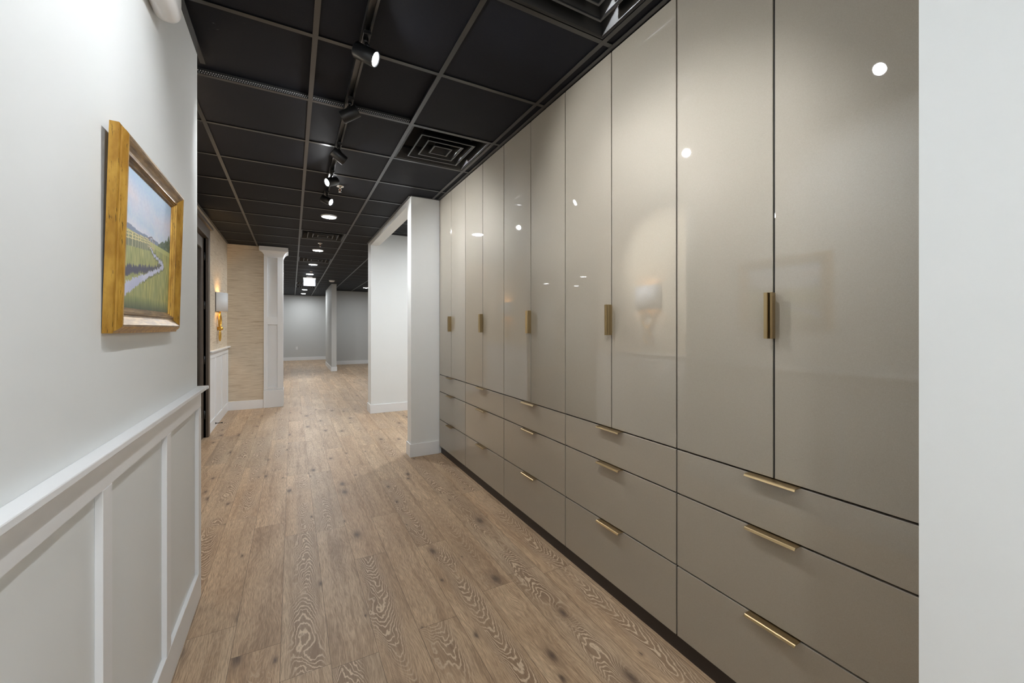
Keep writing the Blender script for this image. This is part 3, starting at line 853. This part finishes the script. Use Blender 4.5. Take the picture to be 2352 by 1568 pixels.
# ------------------------------------------------------------------ track and heads
TX, TZ = 0.297, C - 0.034
q = B(); q.box(TX - 0.0185, TX + 0.0185, 0.05, 4.62, TZ + 0.014, C - 0.0005, bev=0.001)
q.box(TX - 0.0185, TX - 0.0085, 0.05, 4.62, TZ, TZ + 0.014); q.box(TX + 0.0085, TX + 0.0185, 0.05, 4.62, TZ, TZ + 0.014)
tr = thing('light_track', 'black lighting track running along the ceiling toward the round downlights', 'track', (TX, 2.48, TZ))
q.build('rail', M['tee'], tr)
B().box(TX - 0.020, TX + 0.020, 4.60, 4.66, TZ - 0.002, C - 0.0005, bev=0.002).build('end_feed', M['black'], tr)
def head(y, d, lit, label, energy=SPOT, size=95):
    d = Vector(d).normalized()
    t = thing('track_spotlight', label, 'spotlight', (TX, y, TZ), 'black cylinder spotlights on the track')
    B().box(TX - 0.017, TX + 0.017, y - 0.045, y + 0.045, TZ - 0.016, TZ + 0.004, bev=0.002).build('adapter', M['black'], t)
    p = Vector((TX, y, TZ - 0.082))
    up = Vector((0, 0, 1)); side = d.cross(up).normalized(); nrm = side.cross(d).normalized()
    k = p + nrm * 0.034
    q = B(); q.cyl((TX, y, TZ - 0.016), (TX, y, TZ - 0.030), 0.012, 16); q.cyl((TX, y, TZ - 0.030), k, 0.0075, 14)
    q.build('stem', M['black'], t)
    q = B(); q.lathe([(0, -0.052), (0.032, -0.052), (0.035, -0.049), (0.035, 0.050), (0.034, 0.052), (0.0305, 0.050), (0.029, 0.040), (0, 0.039)], p, d, 40)
    body = q.build('lamp_body', M['black'], t)
    q = B(); q.lathe([(0, 0.0), (0.0275, 0.0), (0.0275, 0.003), (0, 0.003)], p + d * 0.044, d, 32)
    q.build('lens', M['led'] if lit else M['led_off'], body)
    if energy: light('lamp_light', 'SPOT', p + d * 0.050, energy, t, (0.93, 0.965, 1.0), d, spot_size=math.radians(size), spot_blend=0.7, shadow_soft_size=0.016)
head(0.86, (0.72, 0.26, -0.62), True, 'track spotlight behind the top edge of view, mirrored as the nearest glare', SPOT, 75)
head(1.963, (0.80, -0.42, -0.45), True, 'glowing track spotlight nearest the camera, aimed at the cabinets')
head(2.554, (-0.80, 0.35, -0.45), True, 'second track spotlight, unlit face, hanging by the perforated tee', 16, 70)
head(3.214, (0.82, 0.22, -0.50), True, 'third track spotlight, tilted down right, lens edge only visible')
head(3.804, (-0.86, -0.40, -0.42), True, 'fourth track spotlight, turned left toward the painting, beside the sprinkler', 150, 70)
head(0.26, (-0.75, 0.35, -0.55), True, 'added fill spotlight behind the camera, turned toward the left wall', 20, 110)  # extra unseen head, added to brighten the left wall
head(1.36, (-0.72, -0.10, -0.62), True, 'track spotlight above the top edge of view, aimed down at the marsh painting', 15, 110)
head(4.383, (0.78, -0.50, -0.45), True, 'last track spotlight, glowing, at the far end of the track')

# ------------------------------------------------------------------ sprinklers, detector, exit sign
def sprinkler(x, y, label):
    t = thing('sprinkler', label, 'sprinkler', (x, y, C), 'ceiling sprinkler heads')
    q = B(); q.lathe([(0.036, 0.004), (0.036, 0.0), (0.030, -0.005), (0.014, -0.010), (0.014, 0.0)], (x, y, C), n=28, cap=False); q.build('escutcheon', M['chrome'], t)
    q = B(); q.cyl((x, y, C - 0.022), (x, y, C), 0.008, 14)
    for s_ in (-1, 1):
        q.cyl((x + s_ * 0.006, y, C - 0.02), (x + s_ * 0.013, y, C - 0.035), 0.0022, 8); q.cyl((x + s_ * 0.013, y, C - 0.035), (x, y, C - 0.052), 0.0022, 8)
    q.lathe([(0, -0.055), (0.013, -0.055), (0.013, -0.053), (0, -0.053)], (x, y, C), n=20); q.build('frame', M['chrome'], t)
    q = B(); q.cyl((x, y, C - 0.048), (x, y, C - 0.022), 0.003, 10); q.build('bulb', M['red'], t)
sprinkler(0.405, 4.26, 'pale sprinkler head beside the last track spotlights')
sprinkler(0.395, 7.27, 'sprinkler head just in front of the second round downlight')
sprinkler(0.400, 11.0, 'small sprinkler head before the downlight at the exit sign')

q = B(); q.lathe([(0, -0.042), (0.045, -0.042), (0.060, -0.036), (0.075, -0.016), (0.080, -0.008), (0.080, 0.0)], (1.0, 12.78, C), n=36, cap=False)
tag(q.build('smoke_detector', M['plastic'], origin=(1.0, 12.78, C)), 'round white smoke detector above the narrow far partition', 'smoke detector')

ex = thing('exit_sign', 'hanging exit sign with pale clear panel between the far downlights', 'exit sign', (0.4, 12.1, 2.42))
B().box(0.33, 0.47, 12.06, 12.14, C - 0.03, C, bev=0.004).build('canopy', M['plastic'], ex)
B().box(0.250, 0.550, 12.07, 12.13, 2.628, C - 0.028, bev=0.006, seg=2).build('housing', M['plastic'], ex)
B().box(0.258, 0.542, 12.096, 12.104, 2.462, 2.630, bev=0.001).build('panel', M['sign'], ex)

for o_ in bpy.data.objects:
    if '_o' in o_: del o_['_o']
